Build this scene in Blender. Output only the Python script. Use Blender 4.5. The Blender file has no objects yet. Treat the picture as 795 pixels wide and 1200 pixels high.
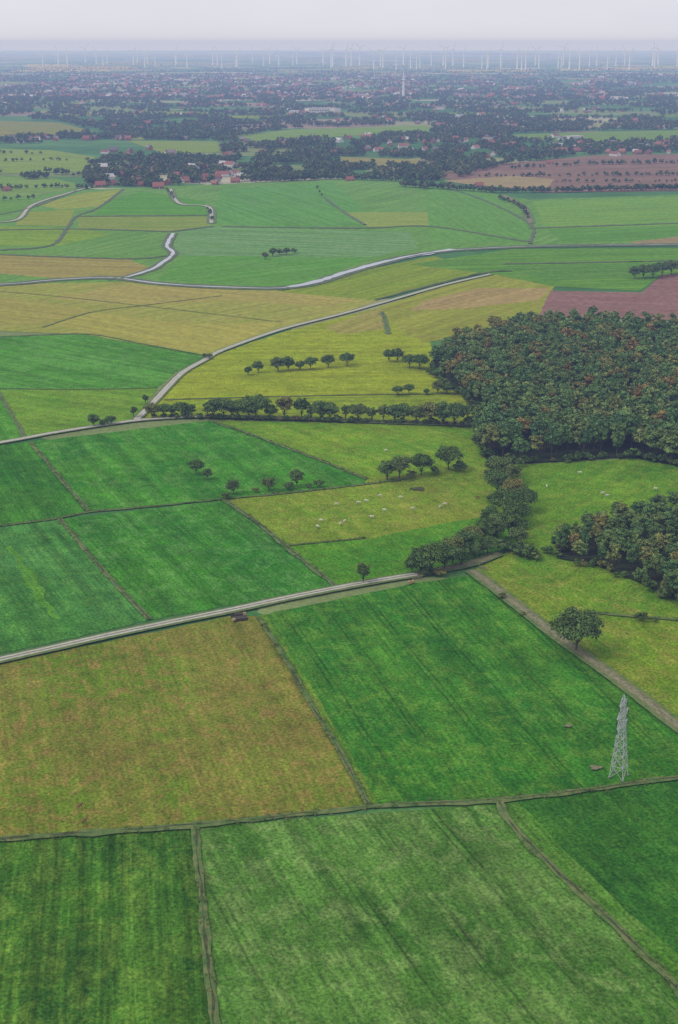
import bpy, math, random
import numpy as np
from mathutils import Vector, noise as mnoise
random.seed(7)
RNG = np.random.default_rng(11)
scene = bpy.context.scene
scene.view_settings.view_transform = 'Standard'
scene.view_settings.look = 'None'
scene.view_settings.exposure = 0
# ------------------------------------------------------------------ camera / image pixels to ground
H = 220.0
FPX = 1667.0
PITCH = math.atan((600-49)/FPX)
cp, sp = math.cos(PITCH), math.sin(PITCH)
def G(u, v):
    """image pixel (u, v) -> ground plane coordinates in metres, through the camera model"""
    dx = (u-397.5)/FPX; dy = (v-600)/FPX
    t = H/(sp+dy*cp)
    return (t*dx, t*(cp-dy*sp))
def dist(u, v):
    x, y = G(u, v); return math.sqrt(x*x+y*y+H*H)
def mh(u, v, hpx):
    d = dist(u, v); c = math.sqrt(max(0.0, 1-(H/d)**2))
    return hpx*d/(FPX*c)
cam = bpy.data.cameras.new("camera"); co = bpy.data.objects.new("camera", cam)
scene.collection.objects.link(co); scene.camera = co
co.location = (0, 0, H); co.rotation_euler = (math.pi/2-PITCH, 0, 0)
cam.sensor_fit = 'VERTICAL'; cam.sensor_height = 36; cam.lens = 36*FPX/1200
cam.clip_start = 1; cam.clip_end = 600000
# ------------------------------------------------------------------ colour helpers
SIG = (4.4e-5, 5.5e-5, 8.8e-5)
EQ = (0.56, 0.585, 0.70)
EG = (1.02, 1.06, 1.16)
def s2l(c):
    c = c/255.0
    return c/12.92 if c <= 0.04045 else ((c+0.055)/1.055)**2.4
def alb(rgb, d):
    lum = .3*rgb[0]+.59*rgb[1]+.11*rgb[2]
    yel = max(0.0, min(1.0, (rgb[0]/rgb[1]-.6)/.35))
    ds = .12+.09*yel; br = 1.0-.06*yel
    nearg = max(0.0, 1-d/2500)*(1-yel)
    rgb = (rgb[0]+8*nearg, rgb[1]+2*nearg, rgb[2]-2*nearg)
    out = []
    for i in range(3):
        c = (rgb[i]+(lum-rgb[i])*ds)*br
        T = math.exp(-SIG[i]*d)
        out.append(min(0.8, max(0.012, (s2l(c)-.85*EQ[i]*(1-T))/T/EG[i])))
    return tuple(out)
# ------------------------------------------------------------------ node helpers
def newmat(name):
    m = bpy.data.materials.new(name); m.use_nodes = True
    nt = m.node_tree; nt.nodes.clear()
    return m, nt
class NB:
    def __init__(s, nt): s.nt = nt
    def n(s, t, **k):
        nd = s.nt.nodes.new(t)
        for a, b in k.items(): setattr(nd, a, b)
        return nd
    def put(s, sock, val):
        if isinstance(val, bpy.types.NodeSocket): s.nt.links.new(val, sock)
        else: sock.default_value = val
    def math(s, op, a, b=0.0, c=0.0, clamp=False):
        nd = s.n('ShaderNodeMath', operation=op, use_clamp=clamp)
        s.put(nd.inputs[0], a); s.put(nd.inputs[1], b); s.put(nd.inputs[2], c)
        return nd.outputs[0]
    def vmul(s, a, v):
        nd = s.n('ShaderNodeVectorMath', operation='MULTIPLY')
        s.put(nd.inputs[0], a); s.put(nd.inputs[1], v); return nd.outputs[0]
    def noise(s, vec, scale=1.0, detail=3.0, rough=0.55, dist=0.0):
        nd = s.n('ShaderNodeTexNoise')
        s.put(nd.inputs['Vector'], vec); nd.inputs['Scale'].default_value = scale
        nd.inputs['Detail'].default_value = detail; nd.inputs['Roughness'].default_value = rough
        nd.inputs['Distortion'].default_value = dist
        return nd.outputs[0]
    def rng(s, v, a, b, c=0.0, d=1.0):
        nd = s.n('ShaderNodeMapRange'); nd.clamp = True
        s.put(nd.inputs[0], v)
        for i, x in enumerate((a, b, c, d)): s.put(nd.inputs[i+1], x)
        return nd.outputs[0]
    def mix(s, f, a, b):
        nd = s.n('ShaderNodeMix', data_type='RGBA')
        s.put(nd.inputs[0], f)
        for sock, v in ((nd.inputs[6], a), (nd.inputs[7], b)):
            if not isinstance(v, bpy.types.NodeSocket): v = (*v, 1.0)
            s.put(sock, v)
        return nd.outputs[2]
    def vscale(s, a, f):
        nd = s.n('ShaderNodeVectorMath', operation='SCALE')
        s.put(nd.inputs[0], a); s.put(nd.inputs[3], f); return nd.outputs[0]
    def ramp(s, f, stops, interp='LINEAR'):
        nd = s.n('ShaderNodeValToRGB'); s.put(nd.inputs[0], f)
        cr = nd.color_ramp; cr.interpolation = interp
        while len(cr.elements) < len(stops): cr.elements.new(0.5)
        for e, (p, c) in zip(cr.elements, stops): e.position = p; e.color = (*c, 1)
        return nd.outputs[0]
    def out(s, col, rough=0.95, spec=0.05):
        b = s.n('ShaderNodeBsdfPrincipled')
        if not isinstance(col, bpy.types.NodeSocket): col = (*col, 1)
        s.put(b.inputs['Base Color'], col); b.inputs['Roughness'].default_value = rough
        b.inputs['Specular IOR Level'].default_value = spec
        o = s.n('ShaderNodeOutputMaterial'); s.nt.links.new(b.outputs[0], o.inputs[0])
        return b
    def dif(s, col):
        b = s.n('ShaderNodeBsdfDiffuse'); s.put(b.inputs[0], col)
        o = s.n('ShaderNodeOutputMaterial'); s.nt.links.new(b.outputs[0], o.inputs[0])
    def obj(s): return s.n('ShaderNodeTexCoord').outputs['Object']

def field_mat(name, A, B, C, ang, stripe=.22, band=.16, patch=.6, tram=0.0, psc=9.0, fine=.46, big=45.0, near=True):
    m, nt = newmat(name); nb = NB(nt)
    stripe *= .72; band *= .8
    mp = nb.n('ShaderNodeMapping'); nt.links.new(nb.obj(), mp.inputs[0])
    mp.inputs['Rotation'].default_value = (0, 0, -ang)
    mp.inputs['Location'].default_value = (random.uniform(-500, 500), random.uniform(-500, 500), 0)
    L = mp.outputs[0]
    n1 = nb.rng(nb.noise(L, 1/big, 4, .6), .38, .62)
    n2 = nb.rng(nb.noise(nb.vmul(L, (1/(psc*1.25), 1/psc, 0)), 1, 5, .74, .9), .47, .62, 0, patch)
    n3 = nb.rng(nb.noise(nb.vmul(L, (1/90, 1/11, 0)), 1, 3, .6), .48, .66, 0, patch*.6)
    col = nb.mix(n1, A, B)
    col = nb.mix(n2, col, C)
    col = nb.mix(n3, col, tuple(0.5*(x+y) for x, y in zip(B, C)))
    s1 = nb.rng(nb.noise(nb.vmul(L, (1/40, 1/1.5, 0)), 1, 2, .6), .3, .7, 1-stripe, 1+stripe)
    s2 = nb.rng(nb.noise(nb.vmul(L, (1/260, 1/8, 0)), 1, 2, .5), .35, .65, 1-band, 1+band)
    f2 = nb.rng(nb.noise(L, 1/6.0, 5, .8), .32, .68, 1-fine*.65, 1+fine*.65)
    k = nb.math('MULTIPLY', nb.math('MULTIPLY', s1, s2), f2)
    if near:
        f1 = nb.rng(nb.noise(L, 1/1.1, 2, .75), .32, .68, 1-fine, 1+fine)
        k = nb.math('MULTIPLY', k, f1)
        f3 = nb.rng(nb.noise(L, 1/28, 3, .6), .32, .68, .84, 1.14)
        k = nb.math('MULTIPLY', k, f3)
    if tram > 0:
        wob = nb.noise(L, 1/70, 1)
        sx = nb.n('ShaderNodeSeparateXYZ'); nt.links.new(L, sx.inputs[0])
        y = nb.math('ADD', sx.outputs[1], nb.math('MULTIPLY', wob, 3.0))
        w = nb.math('SINE', nb.math('MULTIPLY', y, 2*math.pi/18.0))
        w2 = nb.math('SINE', nb.math('ADD', nb.math('MULTIPLY', y, 2*math.pi/18.0), 0.75))
        w = nb.rng(nb.math('MAXIMUM', w, w2), .985, .998)
        brk = nb.rng(nb.noise(nb.vmul(L, (1/35, 1/6, 0)), 1, 2), .4, .6)
        k = nb.math('MULTIPLY', k, nb.math('SUBTRACT', 1.0, nb.math('MULTIPLY', nb.math('MULTIPLY', w, brk), tram)))
    nb.dif(nb.vscale(col, k))
    return m

def simple_mat(name, a, b, scale=1.0, rough=.9, spec=.1, detail=5, contrast=(.35, .65)):
    m, nt = newmat(name); nb = NB(nt)
    n = nb.noise(nb.obj(), scale, detail, .65)
    nb.out(nb.mix(nb.rng(n, *contrast), a, b), rough, spec)
    return m
# ------------------------------------------------------------------ mesh helpers
def link(o, parent=None):
    scene.collection.objects.link(o)
    if parent: o.parent = parent
    return o
def quad_mesh(name, V, Q, mats, mi=None, tint=None, smooth=False):
    V = np.asarray(V, dtype=np.float32); Q = np.asarray(Q, dtype=np.int32)
    me = bpy.data.meshes.new(name)
    me.vertices.add(len(V)); me.vertices.foreach_set('co', V.ravel())
    me.loops.add(Q.size); me.loops.foreach_set('vertex_index', Q.ravel())
    me.polygons.add(len(Q)); me.polygons.foreach_set('loop_start', np.arange(0, Q.size, 4, dtype=np.int32))
    me.polygons.foreach_set('loop_total', np.full(len(Q), 4, dtype=np.int32))
    for m in mats: me.materials.append(m)
    if mi is not None: me.polygons.foreach_set('material_index', np.asarray(mi, dtype=np.int32))
    me.polygons.foreach_set('use_smooth', np.full(len(Q), smooth))
    if tint is not None:
        at = me.attributes.new('tint', 'FLOAT', 'FACE'); at.data.foreach_set('value', np.asarray(tint, dtype=np.float32))
    me.update(calc_edges=True)
    return me
class Acc:
    def __init__(s): s.V = []; s.Q = []; s.M = []; s.T = []; s.n = 0
    def add(s, V, Q, m=0, t=None):
        V = np.asarray(V, float).reshape(-1, 3); Q = np.asarray(Q, int).reshape(-1, 4)
        s.V.append(V); s.Q.append(Q+s.n); s.n += len(V)
        s.M.append(np.full(len(Q), m)); s.T.append(np.full(len(Q), .5) if t is None else np.asarray(t, float))
    def tube(s, pts, rad, n=6, m=0, cap=True):
        pts = [np.array(p, float) for p in pts]; V = []; Q = []
        for i, p in enumerate(pts):
            d = (pts[min(i+1, len(pts)-1)]-pts[max(i-1, 0)]); d = d/(np.linalg.norm(d)+1e-9)
            a = np.array([1, 0, 0]) if abs(d[0]) < .8 else np.array([0, 1, 0])
            x = np.cross(d, a); x /= np.linalg.norm(x); y = np.cross(d, x)
            for k in range(n):
                an = 2*math.pi*k/n
                V.append(p+rad[i]*(math.cos(an)*x+math.sin(an)*y))
        for i in range(len(pts)-1):
            for k in range(n):
                k2 = (k+1) % n
                Q.append((i*n+k, i*n+k2, (i+1)*n+k2, (i+1)*n+k))
        s.add(V, Q, m)
    def beam(s, a, b, w, m=0):
        s.tube([a, b], [w*.707, w*.707], 4, m)
    def box(s, c, sz, m=0, rot=0.0):
        cx, cy, cz = c; x, y, z = [k/2 for k in sz]; V = []
        for dz in (-z, z):
            for dx, dy in ((-x, -y), (x, -y), (x, y), (-x, y)):
                V.append((cx+dx*math.cos(rot)-dy*math.sin(rot), cy+dx*math.sin(rot)+dy*math.cos(rot), cz+dz))
        s.add(V, [(3, 2, 1, 0), (4, 5, 6, 7), (0, 1, 5, 4), (1, 2, 6, 5), (2, 3, 7, 6), (3, 0, 4, 7)], m)
    def mesh(s, name, mats, smooth=False):
        return quad_mesh(name, np.concatenate(s.V), np.concatenate(s.Q), mats, np.concatenate(s.M), np.concatenate(s.T), smooth)
# ------------------------------------------------------------------ world, sun, haze
w = bpy.data.worlds.new("World"); scene.world = w; w.use_nodes = True
wn = w.node_tree; wn.nodes.clear(); nb = NB(wn)
SUN_EL, SUN_AZ = math.radians(50), math.radians(-105)   # azimuth from +Y towards +X
sky = nb.n('ShaderNodeTexSky', sky_type='NISHITA', sun_disc=False)
sky.sun_elevation = SUN_EL; sky.sun_rotation = SUN_AZ; sky.dust_density = 3.0; sky.altitude = 200
veil_n = nb.noise(nb.vmul(nb.n('ShaderNodeTexCoord').outputs['Generated'], (2.2, 2.2, 9.0)), 1.4, 5, .6)
veil = nb.mix(nb.rng(veil_n, .3, .7), (8.0, 8.05, 9.0), (8.9, 8.85, 9.7))
skc = nb.mix(0.87, sky.outputs[0], veil)
bg = nb.n('ShaderNodeBackground'); bg.inputs[1].default_value = 0.1
wn.links.new(skc, bg.inputs[0])
ow = nb.n('ShaderNodeOutputWorld'); wn.links.new(bg.outputs[0], ow.inputs[0])
sl = bpy.data.lights.new("sun", 'SUN'); sl.energy = 1.25; sl.angle = math.radians(14); sl.color = (1, .94, .85)
so = link(bpy.data.objects.new("sun", sl))
dv = Vector((math.sin(SUN_AZ)*math.cos(SUN_EL), math.cos(SUN_AZ)*math.cos(SUN_EL), math.sin(SUN_EL)))
so.rotation_euler = dv.to_track_quat('Z', 'Y').to_euler(); so.location = dv*600
# thin homogeneous haze box; its emission stands in for scattered skylight
m, nt = newmat("glowing_haze"); nb = NB(nt)
va = nb.n('ShaderNodeVolumeAbsorption'); va.inputs[0].default_value = (*[1-s/1e-4 for s in SIG], 1); va.inputs[1].default_value = 1e-4
em = nb.n('ShaderNodeEmission'); em.inputs[0].default_value = (*[EQ[i]*SIG[i]/1e-4 for i in range(3)], 1); em.inputs[1].default_value = 1e-4
ad = nb.n('ShaderNodeAddShader'); nt.links.new(va.outputs[0], ad.inputs[0]); nt.links.new(em.outputs[0], ad.inputs[1])
o = nb.n('ShaderNodeOutputMaterial'); nt.links.new(ad.outputs[0], o.inputs['Volume'])
a = Acc(); a.box((0, 0, 120), (330000, 330000, 280))
link(bpy.data.objects.new("haze", a.mesh("haze", [m])))
# ------------------------------------------------------------------ ground sheet
m, nt = newmat("ground"); nb = NB(nt)
co_ = nb.obj()
warp = nb.n('ShaderNodeVectorMath', operation='ADD')
nz = nb.n('ShaderNodeTexNoise'); nt.links.new(co_, nz.inputs[0]); nz.inputs['Scale'].default_value = 1/900
nt.links.new(co_, warp.inputs[0]); nt.links.new(nb.vscale(nz.outputs['Color'], 420.0), warp.inputs[1])
mp = nb.n('ShaderNodeMapping'); nt.links.new(warp.outputs[0], mp.inputs[0]); mp.inputs['Rotation'].default_value = (0, 0, .35)
vo = nb.n('ShaderNodeTexVoronoi', distance='CHEBYCHEV'); vo.inputs['Scale'].default_value = 1
nt.links.new(nb.vmul(mp.outputs[0], (1/420, 1/260, 0)), vo.inputs['Vector'])
sx = nb.n('ShaderNodeSeparateColor'); nt.links.new(vo.outputs['Color'], sx.inputs[0])
col = nb.ramp(sx.outputs[0], [(0, (.05, .14, .04)), (.2, (.08, .19, .055)), (.4, (.17, .22, .08)), (.55, (.06, .16, .05)),
      (.68, (.24, .26, .12)), (.78, (.07, .17, .06)), (.88, (.24, .19, .14)), (.95, (.34, .33, .22))], 'CONSTANT')
k = nb.rng(nb.noise(co_, 1/3.0, 4, .7), .3, .7, .75, 1.25)
k2 = nb.rng(nb.noise(co_, 1/80, 4, .6), .3, .7, .8, 1.2)
nb.dif(nb.vscale(col, nb.math('MULTIPLY', k, k2)))
xs = [0, 200, 400, 700, 1000, 1500, 2200, 3200, 5000, 8000, 13000, 20000, 35000, 60000, 100000, 160000]
gx = sorted(set([-q for q in xs]+xs)); nG = len(gx)
V = [(x, y, 0) for y in gx for x in gx]
Q = [(j*nG+i, j*nG+i+1, (j+1)*nG+i+1, (j+1)*nG+i) for j in range(nG-1) for i in range(nG-1)]
link(bpy.data.objects.new("ground", quad_mesh("ground", V, Q, [m])))
ms, nt = newmat("sea_water"); nb = NB(nt)
nb.out(nb.mix(nb.rng(nb.noise(nb.obj(), 1/2500, 3), .35, .65), (.52, .55, .6), (.62, .64, .68)), .4, .4)  # pale base colour has the sky's reflection painted in
V = [(x, y, 1.5) for y in (40000, 100000, 158000) for x in (-158000, -60000, 0, 60000, 158000)]
Q = [(j*5+i, j*5+i+1, (j+1)*5+i+1, (j+1)*5+i) for j in range(2) for i in range(4)]
link(bpy.data.objects.new("sea", quad_mesh("sea", V, Q, [ms])))
# ------------------------------------------------------------------ fields
LAY = [0]
def field(name, pts, cols, d, jit=None, **kw):
    g = [G(*p) for p in pts]
    cu = sum(p[0] for p in pts)/len(pts); cv = sum(p[1] for p in pts)/len(pts)
    D = dist(cu, cv)
    a0, a1 = G(*d[0]), G(*d[1]); ang = math.atan2(a1[1]-a0[1], a1[0]-a0[0])
    A, B, C = [alb(c, D) for c in cols]
    mat = field_mat(name+"_surface", A, B, C, ang, near=D < 1100, **kw)
    seg = max(3.0, D/200); jit = .35+D/2500 if jit is None else jit
    out = []
    for i, p in enumerate(g):
        q = g[(i+1) % len(g)]; L = math.hypot(q[0]-p[0], q[1]-p[1]); n = max(1, min(80, int(L/seg)))
        for k in range(n):
            t = k/n; x = p[0]+(q[0]-p[0])*t; y = p[1]+(q[1]-p[1])*t
            nx = mnoise.noise(Vector((x/9, y/9, 3.1)))*jit*2; ny = mnoise.noise(Vector((x/9, y/9, 9.1)))*jit*2
            out.append((x+nx, y+ny, 0))
    LAY[0] += 1; z = .05+.005*LAY[0]
    me = bpy.data.meshes.new(name); me.from_pydata(out, [], [list(range(len(out)))])
    me.materials.append(mat); me.update()
    if me.polygons[0].normal.z < 0: me.flip_normals()
    ob = bpy.data.objects.new(name, me); ob.location.z = z; link(ob)
    return ob
# near
field("grass_field", [(-160, 1000), (0, 985), (229, 969), (253, 1230), (-160, 1240)], [(44, 94, 40), (58, 110, 44), (102, 142, 58)], ((229, 969), (251, 1200)), stripe=.46, band=.34, patch=.55)
field("grass_field", [(229, 969), (583, 942), (600, 965), (800, 1170), (830, 1260), (253, 1240)], [(58, 110, 52), (76, 128, 60), (112, 148, 82)], ((583, 942), (795, 1165)), stripe=.3, band=.2, patch=.65, tram=.35)
field("grass_field", [(583, 942), (795, 913), (1000, 890), (1000, 1300), (830, 1230), (800, 1170)], [(42, 98, 38), (48, 108, 40), (72, 128, 54)], ((583, 942), (795, 1165)), stripe=.24, band=.14, patch=.4)
field("grass_headland", [(586, 944), (608, 940), (660, 995), (740, 1070), (840, 1160), (850, 1200), (800, 1166), (650, 1015)], [(62, 118, 50), (70, 126, 54), (96, 138, 68)], ((583, 942), (795, 1165)), stripe=.3, band=.2, patch=.5)
field("hay_meadow", [(-200, 822), (0, 778), (270, 722), (302, 722), (360, 820), (433, 946), (229, 969), (0, 985), (-200, 1003)], [(94, 130, 50), (122, 134, 56), (152, 130, 72)], ((302, 722), (433, 946)), stripe=.18, band=.12, patch=.8, psc=5.5, fine=.42, big=60)
field("grass_field", [(302, 722), (480, 685), (552, 674), (795, 858), (1000, 1010), (1000, 890), (795, 913), (583, 942), (433, 946), (360, 820)], [(44, 110, 38), (56, 122, 42), (94, 144, 60)], ((302, 722), (433, 946)), stripe=.28, band=.16, patch=.55, tram=.4)
field("grass_headland", [(302, 722), (312, 720), (375, 822), (446, 944), (433, 946), (360, 820)], [(64, 122, 44), (84, 132, 50), (118, 140, 66)], ((302, 722), (433, 946)), stripe=.3, patch=.6)
field("pasture", [(555, 668), (600, 645), (700, 655), (830, 720), (1000, 760), (1000, 1010), (795, 850), (640, 735)], [(84, 134, 44), (108, 144, 50), (150, 150, 70)], ((555, 668), (795, 850)), stripe=.1, band=.08, patch=.6)
field("pasture", [(590, 545), (740, 538), (1000, 560), (1000, 640), (700, 660), (600, 648), (575, 600)], [(78, 132, 46), (92, 142, 50), (128, 152, 64)], ((610, 640), (740, 560)), stripe=.08, band=.1, patch=.5)
field("pasture", [(610, 618), (760, 590), (1000, 590), (1000, 790), (740, 712), (700, 700), (600, 655)], [(78, 132, 44), (100, 144, 52), (138, 152, 68)], ((610, 640), (740, 560)), stripe=.08, band=.1, patch=.5)
field("grass_field", [(-200, 640), (0, 617), (70, 609), (176, 727), (0, 766), (-200, 810)], [(56, 118, 64), (68, 132, 74), (94, 150, 74)], ((70, 609), (176, 727)), stripe=.28, band=.25, patch=.4)
field("grass_strip", [(10, 640), (14, 638), (72, 722), (64, 725), (34, 688)], [(74, 138, 58), (70, 132, 62), (96, 150, 70)], ((70, 609), (176, 727)), stripe=.28, band=.2, patch=.5, jit=2.0)
field("grass_field", [(70, 609), (262, 586), (393, 687), (176, 727)], [(48, 116, 48), (60, 130, 54), (98, 152, 90)], ((262, 586), (393, 687)), stripe=.26, band=.2, patch=.45, tram=.2)
field("grass_field", [(-200, 545), (0, 521), (36, 518), (104, 601), (70, 609), (0, 617), (-200, 640)], [(50, 112, 52), (60, 124, 58), (84, 140, 72)], ((36, 518), (104, 601)), stripe=.25, band=.2, patch=.35)
field("grass_field", [(36, 518), (245, 493), (270, 499), (430, 562), (430, 568), (262, 586), (104, 601)], [(52, 122, 48), (66, 134, 56), (106, 156, 88)], ((36, 518), (104, 601)), stripe=.2, band=.2, patch=.4)
field("pasture", [(245, 493), (552, 498), (572, 545), (430, 562), (270, 499)], [(88, 142, 52), (106, 150, 56), (140, 156, 68)], ((270, 499), (430, 562)), stripe=.16, band=.12, patch=.55)
field("pasture", [(262, 586), (430, 568), (430, 562), (572, 545), (600, 600), (520, 640), (430, 634), (338, 640)], [(98, 142, 54), (120, 148, 58), (148, 152, 72)], ((262, 586), (393, 687)), stripe=.08, band=.1, patch=.6)
field("grass_field", [(338, 640), (430, 632), (530, 612), (600, 600), (600, 640), (540, 662), (480, 676), (393, 687)], [(64, 130, 42), (78, 140, 46), (106, 150, 60)], ((262, 586), (393, 687)), stripe=.14, band=.1, patch=.45)
# middle left
field("grass_field", [(-150, 468), (0, 458), (30, 514), (0, 520), (-150, 542)], [(62, 130, 58), (74, 140, 66), (92, 148, 76)], ((0, 458), (30, 514)), stripe=.2)
field("grass_field", [(-150, 430), (0, 395), (100, 392), (240, 417), (205, 437), (184, 455), (0, 457), (-150, 468)], [(70, 134, 66), (80, 144, 76), (106, 156, 94)], ((0, 400), (220, 440)), stripe=.2, band=.2, patch=.4)
field("pasture", [(0, 457), (184, 455), (160, 492), (100, 502), (30, 515)], [(92, 146, 64), (106, 150, 66), (128, 156, 76)], ((0, 470), (160, 492)), stripe=.12, patch=.4)
field("meadow", [(-150, 335), (130, 328), (330, 341), (444, 352), (400, 368), (330, 385), (262, 409), (240, 417), (100, 392), (0, 388), (-150, 420)], [(146, 162, 80), (160, 166, 88), (158, 150, 94)], ((100, 330), (0, 345)), stripe=.1, band=.14, patch=.5)
field("stubble_field", [(60, 350), (140, 334), (330, 343), (420, 352), (380, 360), (280, 352), (160, 358)], [(164, 160, 96), (168, 164, 92), (164, 148, 104)], ((140, 334), (380, 356)), stripe=.1, band=.12, patch=.45)
field("stubble_field", [(60, 380), (110, 366), (230, 380), (330, 378), (300, 392), (262, 407), (240, 414), (110, 389)], [(164, 166, 84), (170, 170, 86), (166, 156, 92)], ((60, 380), (240, 414)), stripe=.1, band=.14, patch=.4)
field("stubble_field", [(-100, 352), (20, 350), (60, 356), (110, 364), (60, 378), (-100, 384)], [(154, 160, 84), (162, 160, 90), (162, 150, 96)], ((0, 352), (110, 364)), stripe=.1, band=.14, patch=.45)
field("meadow", [(160, 492), (185, 463), (214, 438), (262, 413), (330, 390), (456, 358), (500, 395), (520, 440), (555, 470), (552, 498), (245, 489)], [(136, 162, 54), (146, 166, 58), (160, 166, 72)], ((190, 468), (440, 465)), stripe=.12, band=.14, patch=.4)
field("meadow", [(192, 470), (440, 464), (520, 462), (552, 497), (250, 487), (175, 487)], [(120, 152, 56), (132, 158, 60), (152, 160, 72)], ((190, 468), (440, 465)), stripe=.12, band=.14, patch=.4)
field("meadow", [(444, 360), (520, 335), (580, 322), (650, 336), (636, 372), (560, 388), (500, 402), (470, 390)], [(144, 160, 76), (142, 156, 74), (160, 150, 90)], ((450, 360), (560, 328)), stripe=.12, band=.16, patch=.5)
field("stubble_field", [(500, 352), (560, 338), (645, 338), (632, 352), (540, 362), (480, 364)], [(172, 152, 110), (168, 148, 106), (160, 156, 94)], ((500, 352), (560, 338)), stripe=.12, band=.14, patch=.4)
field("stubble_field", [(380, 384), (430, 366), (448, 362), (450, 386), (400, 392)], [(162, 154, 98), (152, 156, 82), (160, 148, 96)], ((380, 384), (430, 366)), patch=.4, stripe=.1)
field("ploughed_field", [(645, 341), (752, 343), (776, 322), (960, 312), (960, 382), (632, 370)], [(150, 118, 124), (142, 112, 118), (158, 130, 130)], ((645, 343), (795, 348)), stripe=.12, band=.1, patch=.3)
field("grass_field", [(330, 342), (375, 330), (430, 316), (510, 300), (560, 320), (440, 352)], [(122, 152, 74), (134, 156, 76), (118, 150, 82)], ((330, 342), (500, 300)), stripe=.1, patch=.35)
field("grass_field", [(480, 310), (600, 292), (960, 290), (960, 314), (776, 322), (750, 341), (650, 336), (580, 322)], [(86, 138, 80), (96, 146, 84), (116, 152, 84)], ((600, 300), (795, 296)), stripe=.14, band=.2, patch=.4)
field("grass_field", [(590, 312), (780, 308), (770, 322), (640, 330)], [(90, 136, 86), (82, 134, 82), (112, 150, 88)], ((600, 300), (795, 296)), stripe=.14, band=.2, patch=.4)
# beyond the canal
field("grass_field", [(-200, 210), (120, 222), (390, 210), (500, 214), (620, 234), (1000, 222), (1000, 286), (600, 290), (500, 297), (375, 331), (330, 340), (180, 330), (-200, 336)], [(96, 146, 92), (106, 154, 98), (124, 158, 98)], ((200, 330), (500, 250)), stripe=.14, band=.16, patch=.4, big=90)
field("grass_field", [(245, 262), (260, 222), (390, 213), (420, 240), (440, 264), (330, 268)], [(100, 154, 102), (92, 148, 94), (110, 158, 106)], ((300, 225), (420, 262)), stripe=.12, patch=.3)
field("pasture", [(405, 249), (502, 249), (504, 265), (432, 266)], [(140, 164, 98), (132, 160, 96), (150, 166, 100)], ((405, 249), (502, 250)), patch=.3)
field("grass_field", [(500, 216), (570, 222), (620, 262), (620, 284), (505, 286), (500, 240)], [(102, 154, 98), (96, 148, 94), (116, 158, 100)], ((500, 216), (620, 284)), patch=.3, band=.1)
field("grass_field", [(625, 236), (960, 226), (960, 262), (640, 270)], [(108, 156, 98), (116, 160, 96), (130, 164, 100)], ((625, 236), (795, 230)), patch=.3)
field("grass_field", [(640, 268), (960, 262), (960, 282), (660, 284)], [(96, 148, 92), (90, 142, 88), (110, 154, 96)], ((625, 236), (795, 230)), patch=.3)
field("stubble_field", [(735, 284), (800, 277), (960, 274), (960, 288), (760, 288)], [(154, 138, 120), (160, 146, 122), (144, 136, 112)], ((735, 284), (800, 280)), patch=.3)
field("grass_field", [(185, 328), (215, 300), (300, 300), (440, 300), (380, 326), (330, 338)], [(86, 146, 80), (94, 150, 88), (112, 156, 98)], ((185, 328), (440, 300)), patch=.35, band=.12)
field("grass_field", [(210, 272), (250, 266), (480, 272), (490, 292), (430, 302), (215, 300), (200, 298)], [(110, 154, 112), (98, 148, 100), (128, 162, 118)], ((210, 280), (480, 290)), band=.2, patch=.4)
field("stubble_field", [(-100, 296), (60, 300), (150, 304), (176, 314), (145, 324), (60, 326), (-100, 312)], [(158, 150, 98), (162, 158, 96), (152, 142, 102)], ((0, 300), (150, 304)), stripe=.1, band=.16, patch=.4)
field("pasture", [(-100, 262), (95, 268), (130, 275), (70, 288), (-100, 288)], [(116, 156, 84), (126, 160, 86), (138, 160, 90)], ((0, 265), (95, 268)), patch=.3)
field("meadow", [(92, 254), (242, 254), (246, 264), (200, 272), (92, 268)], [(134, 156, 96), (122, 152, 92), (142, 158, 98)], ((92, 254), (240, 254)), band=.2, patch=.4)
field("meadow", [(44, 240), (100, 226), (146, 222), (118, 242), (70, 246)], [(150, 166, 98), (142, 162, 96), (156, 170, 102)], ((44, 240), (146, 222)), patch=.3)
field("meadow", [(28, 249), (88, 246), (80, 265), (18, 264)], [(142, 160, 92), (134, 156, 90), (152, 162, 96)], ((28, 249), (88, 247)), band=.2, patch=.3)
field("grass_field", [(-100, 236), (34, 232), (40, 244), (10, 252), (-100, 258)], [(98, 148, 92), (106, 152, 96), (124, 158, 98)], ((0, 240), (34, 236)), patch=.3)
field("grass_field", [(120, 240), (165, 224), (240, 236), (246, 252), (110, 252)], [(96, 152, 90), (90, 146, 90), (110, 158, 98)], ((120, 240), (240, 240)), patch=.3)
field("grass_field", [(-100, 205), (60, 208), (100, 218), (40, 230), (-100, 232)], [(124, 158, 108), (114, 154, 102), (140, 164, 110)], ((0, 215), (100, 218)), patch=.3)
field("grass_field", [(-100, 172), (60, 176), (112, 184), (100, 200), (0, 204), (-100, 204)], [(136, 162, 112), (122, 156, 108), (150, 166, 114)], ((0, 180), (100, 185)), patch=.4)
field("ploughed_field", [(500, 206), (590, 192), (700, 182), (960, 178), (960, 222), (640, 226), (560, 216)], [(146, 126, 136), (138, 120, 130), (156, 138, 138)], ((590, 200), (795, 196)), band=.2, patch=.4)
field("stubble_field", [(520, 212), (600, 206), (650, 210), (640, 222), (560, 218)], [(168, 154, 134), (160, 148, 128), (152, 146, 122)], ((590, 200), (795, 196)), band=.2, patch=.4)
field("stubble_field", [(400, 184), (492, 187), (488, 196), (400, 193)], [(158, 154, 122), (144, 150, 118), (160, 150, 124)], ((400, 186), (490, 189)), patch=.4)
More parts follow.
